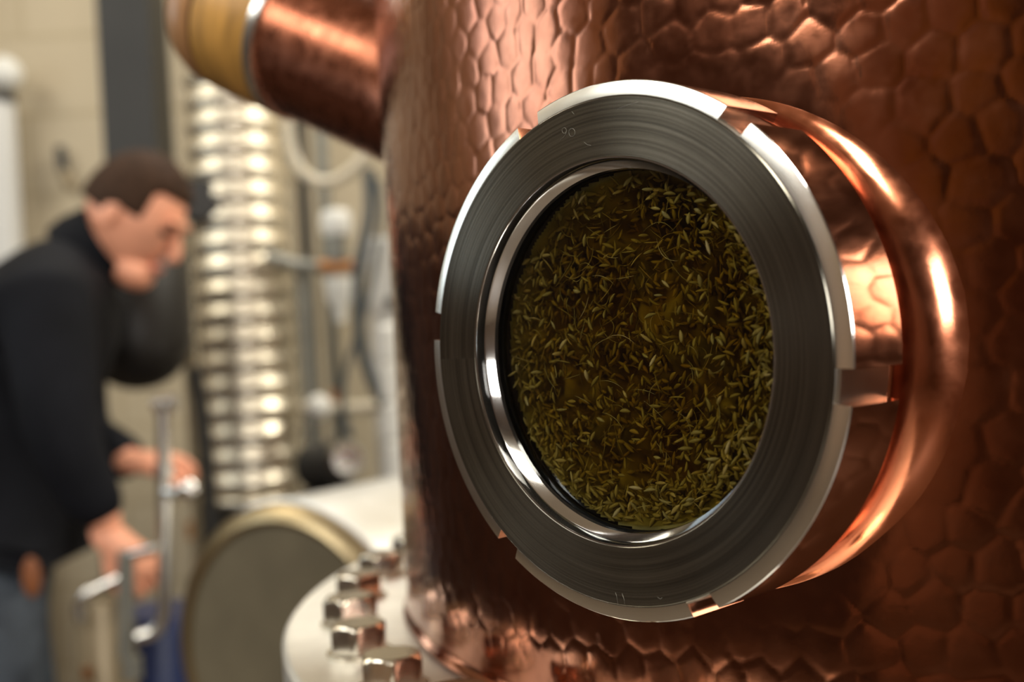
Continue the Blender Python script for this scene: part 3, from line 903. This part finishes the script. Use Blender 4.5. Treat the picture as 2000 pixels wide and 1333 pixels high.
# body: one continuous skinned figure, legs to the floor, both arms to the wrists, neck to the skull
pel = P(-15, 1120, DP); spine = P(5, 930, DP); chest = P(50, 700, DP); uch = P(75, 575, DP); neckb = P(165, 500, DP); neckt = P(215, 470, DP)
headc = P(252, 425, DP)
lift = Vector((0, .18, 0))
shR = P(95, 600, DP - .17); elR = P(118, 860, DP - .22); wrR = P(222, 1048, DP - .20)
shL = P(120, 610, DP + .17); elL = P(150, 850, DP + .20); wrL = P(262, 905, DP + .02)
hipR = P(-10, 1160, DP - .09); hipL = P(-10, 1160, DP + .09)
knR = Vector((P(20, 1300, DP).x, DP - .11, .47)); knL = Vector((P(0, 1300, DP).x, DP + .12, .47))
anR = Vector((P(-30, 1300, DP).x, DP - .12, .09)); anL = Vector((P(-60, 1300, DP).x, DP + .13, .09))
toR = anR + Vector((.14, -.02, -.055)); toL = anL + Vector((.14, .0, -.055))
pts = [pel, spine, chest, uch, neckb, neckt, headc, shR, elR, wrR, shL, elL, wrL, hipR, knR, anR, toR, hipL, knL, anL, toL]
ed = [(0, 1), (1, 2), (2, 3), (3, 4), (4, 5), (5, 6), (3, 7), (7, 8), (8, 9), (3, 10), (10, 11), (11, 12), (0, 13), (13, 14), (14, 15), (15, 16), (0, 17), (17, 18), (18, 19), (19, 20)]
rad = [.07, .08, .10, .10, .062, .055, .06, .06, .042, .030, .06, .042, .030, .065, .045, .036, .032, .065, .045, .036, .032]
body = skin_obj('body', pts, ed, rad, M['skin'], man)

# jacket over torso and sleeves
jr = [.152, .154, .172, .162, .082]
jp = [P(-20, 1030, DP), P(0, 910, DP), P(35, 720, DP), P(58, 572, DP), P(162, 486, DP)]
wjR = elR.lerp(wrR, .90); wjL = elL.lerp(wrL, .97)
jac = skin_obj('jacket', jp + [shR, elR, wjR, shL, elL, wjL],
               [(0, 1), (1, 2), (2, 3), (3, 4), (3, 5), (5, 6), (6, 7), (3, 8), (8, 9), (9, 10)],
               jr + [.092, .070, .046, .092, .068, .046], M['jacket'], man, root=1)
# stand-up collar
cdir = (neckt - neckb).normalized()
lathe_obj('jacket_collar', [(.078, -.03), (.082, .0), (.076, .050), (.070, .050), (.074, -.01)], M['jacket'], man, neckb + cdir * .005, cdir, n=40, closed=True)
# jeans
jeans = skin_obj('jeans', [P(-8, 1020, DP), pel, hipR, knR, anR, hipL, knL, anL], [(0, 1), (1, 2), (2, 3), (3, 4), (1, 5), (5, 6), (6, 7)],
                 [.134, .142, .100, .072, .062, .100, .072, .062], M['denim'], man, root=1)
for q, tq in ((anR, toR), (anL, toL)):
    d = (tq - q); d.z = 0; d.normalize()
    ellip('shoe', Vector((q.x, q.y, .052)) + d * .06, (d, Vector((-d.y, d.x, 0)), (0, 0, 1)), (.145, .052, .052), M['black'], man)
pp = P(62, 1128, DP - .155)
o = ellip('leather_patch', pp, ((1, 0, 0), (0, 1, 0), (0, 0, 1)), (.017, .008, .036), M['leather'], man)

# head: skull with face, built in a head frame (f = facing, u = crown, s = towards camera)
fdir = Vector((math.cos(math.radians(-37)), -.10, math.sin(math.radians(-37)))).normalized()
sdir = Vector((0, -1, 0)); sdir = (sdir - fdir * sdir.dot(fdir)).normalized(); udir = sdir.cross(fdir) * -1
if udir.z < 0: udir = -udir
HC = P(262, 425, DP)


def hp(f, s, u): return HC + fdir * f + sdir * s + udir * u


def skull(q):
    x, y, z = q
    # narrow the jaw, flatten the face
    if z < 0: y *= 1 - .30 * (-z) ** 1.3
    if z < -.2: x = x * (1 - .10 * (-z - .2)) + .16 * (-z - .2)
    if x > .0 and abs(y) < .8: x *= .96
    return Vector((x, y, z))


head = ellip('head', HC, (fdir, sdir, udir), (.093, .074, .115), M['skin'], man, skull, 40, 32)
# nose, brow, lips, chin, ear, eyes
nose = skin_obj('nose', [hp(.085, 0, .022), hp(.100, 0, .0), hp(.112, 0, -.022), hp(.094, 0, -.032)], [(0, 1), (1, 2), (2, 3)], [.008, .010, .013, .010], M['skin'], head)
ellip('brow', hp(.082, 0, .035), (fdir, sdir, udir), (.014, .052, .011), M['skin'], head)
ellip('lips', hp(.092, 0, -.055), (fdir, sdir, udir), (.012, .024, .009), mat('lip_skin', (.58, .22, .15), .5), head)
ellip('chin', hp(.052, 0, -.084), (fdir, sdir, udir), (.046, .046, .034), M['skin'], head)
for s in (-1, 1):
    ellip('eye', hp(.080, s * .032, .012), (fdir, sdir, udir), (.010, .013, .007), M['black'], head)
    ellip('eyebrow', hp(.088, s * .031, .034), (fdir, sdir, udir), (.006, .020, .005), M['hair'], head)
    ellip('ear', hp(-.012, s * .076, -.006), (fdir, sdir, udir), (.018, .009, .031), M['skin'], head)


def hairf(q):
    x, y, z = q
    k = 1.0
    # hairline: cut back at the face, ears and nape
    if x > .45 and z < .55: k = .80
    if z < -.28 + (.28 if x > -.1 else 0): k = .80
    n_ = 1 + .012 * math.sin(x * 31 + y * 17) * math.sin(z * 27)
    return Vector((x * k * n_, y * k * n_, z * k * n_ if z > -.28 else z * .9 * k))


ellip('hair', HC + udir * .012 - fdir * .006, (fdir, sdir, udir), (.103, .085, .118), M['hair'], head, hairf, 56, 44)


def hand(name, wrist, fwd, back, thumbside, curl, parent):
    fwd = Vector(fwd).normalized(); back = Vector(back); back = (back - fwd * back.dot(fwd)).normalized()
    side = fwd.cross(back) * thumbside
    w0 = Vector(wrist)
    def q(a, b_, c): return w0 + fwd * a + side * b_ + back * c
    pts = [q(-.05, 0, 0), q(0, 0, 0), q(.04, 0, .002), q(.075, 0, .002)]
    ed = [(0, 1), (1, 2), (2, 3)]; rd = [(.026, .026), (.027, .024), (.036, .022), (.034, .017)]
    for i, (b_, ln) in enumerate([(.030, .074), (.010, .082), (-.011, .076), (-.030, .060)]):
        p0 = q(.078, b_, 0); base = len(pts); pts.append(p0); rd.append((.0105, .0105)); ed.append((3 if True else 2, base))
        ang = 0; cur = p0
        for s_, (fr_, rr_) in enumerate([(.42, .0098), (.32, .009), (.26, .008)]):
            ang += curl * (.9 if s_ == 0 else 1.1)
            cur = cur + (fwd * math.cos(ang) - back * math.sin(ang)) * ln * fr_
            pts.append(cur); rd.append((rr_, rr_)); ed.append((len(pts) - 2, len(pts) - 1))
    b = len(pts)
    pts += [q(.025, .030, -.006), q(.052, .050, -.020), q(.078, .050, -.034)]
    rd += [(.014, .014), (.012, .012), (.010, .010)]; ed += [(1, b), (b, b + 1), (b + 1, b + 2)]
    return skin_obj(name, pts, ed, rd, M['skin'], parent, root=1)


hand('hand', wrR, (.70, -.10, -.72), (.35, -.85, .35), 1, .85, man)
hand('hand', wrL, (.95, -.28, -.12), (.0, -.55, .83), -1, .80, man)
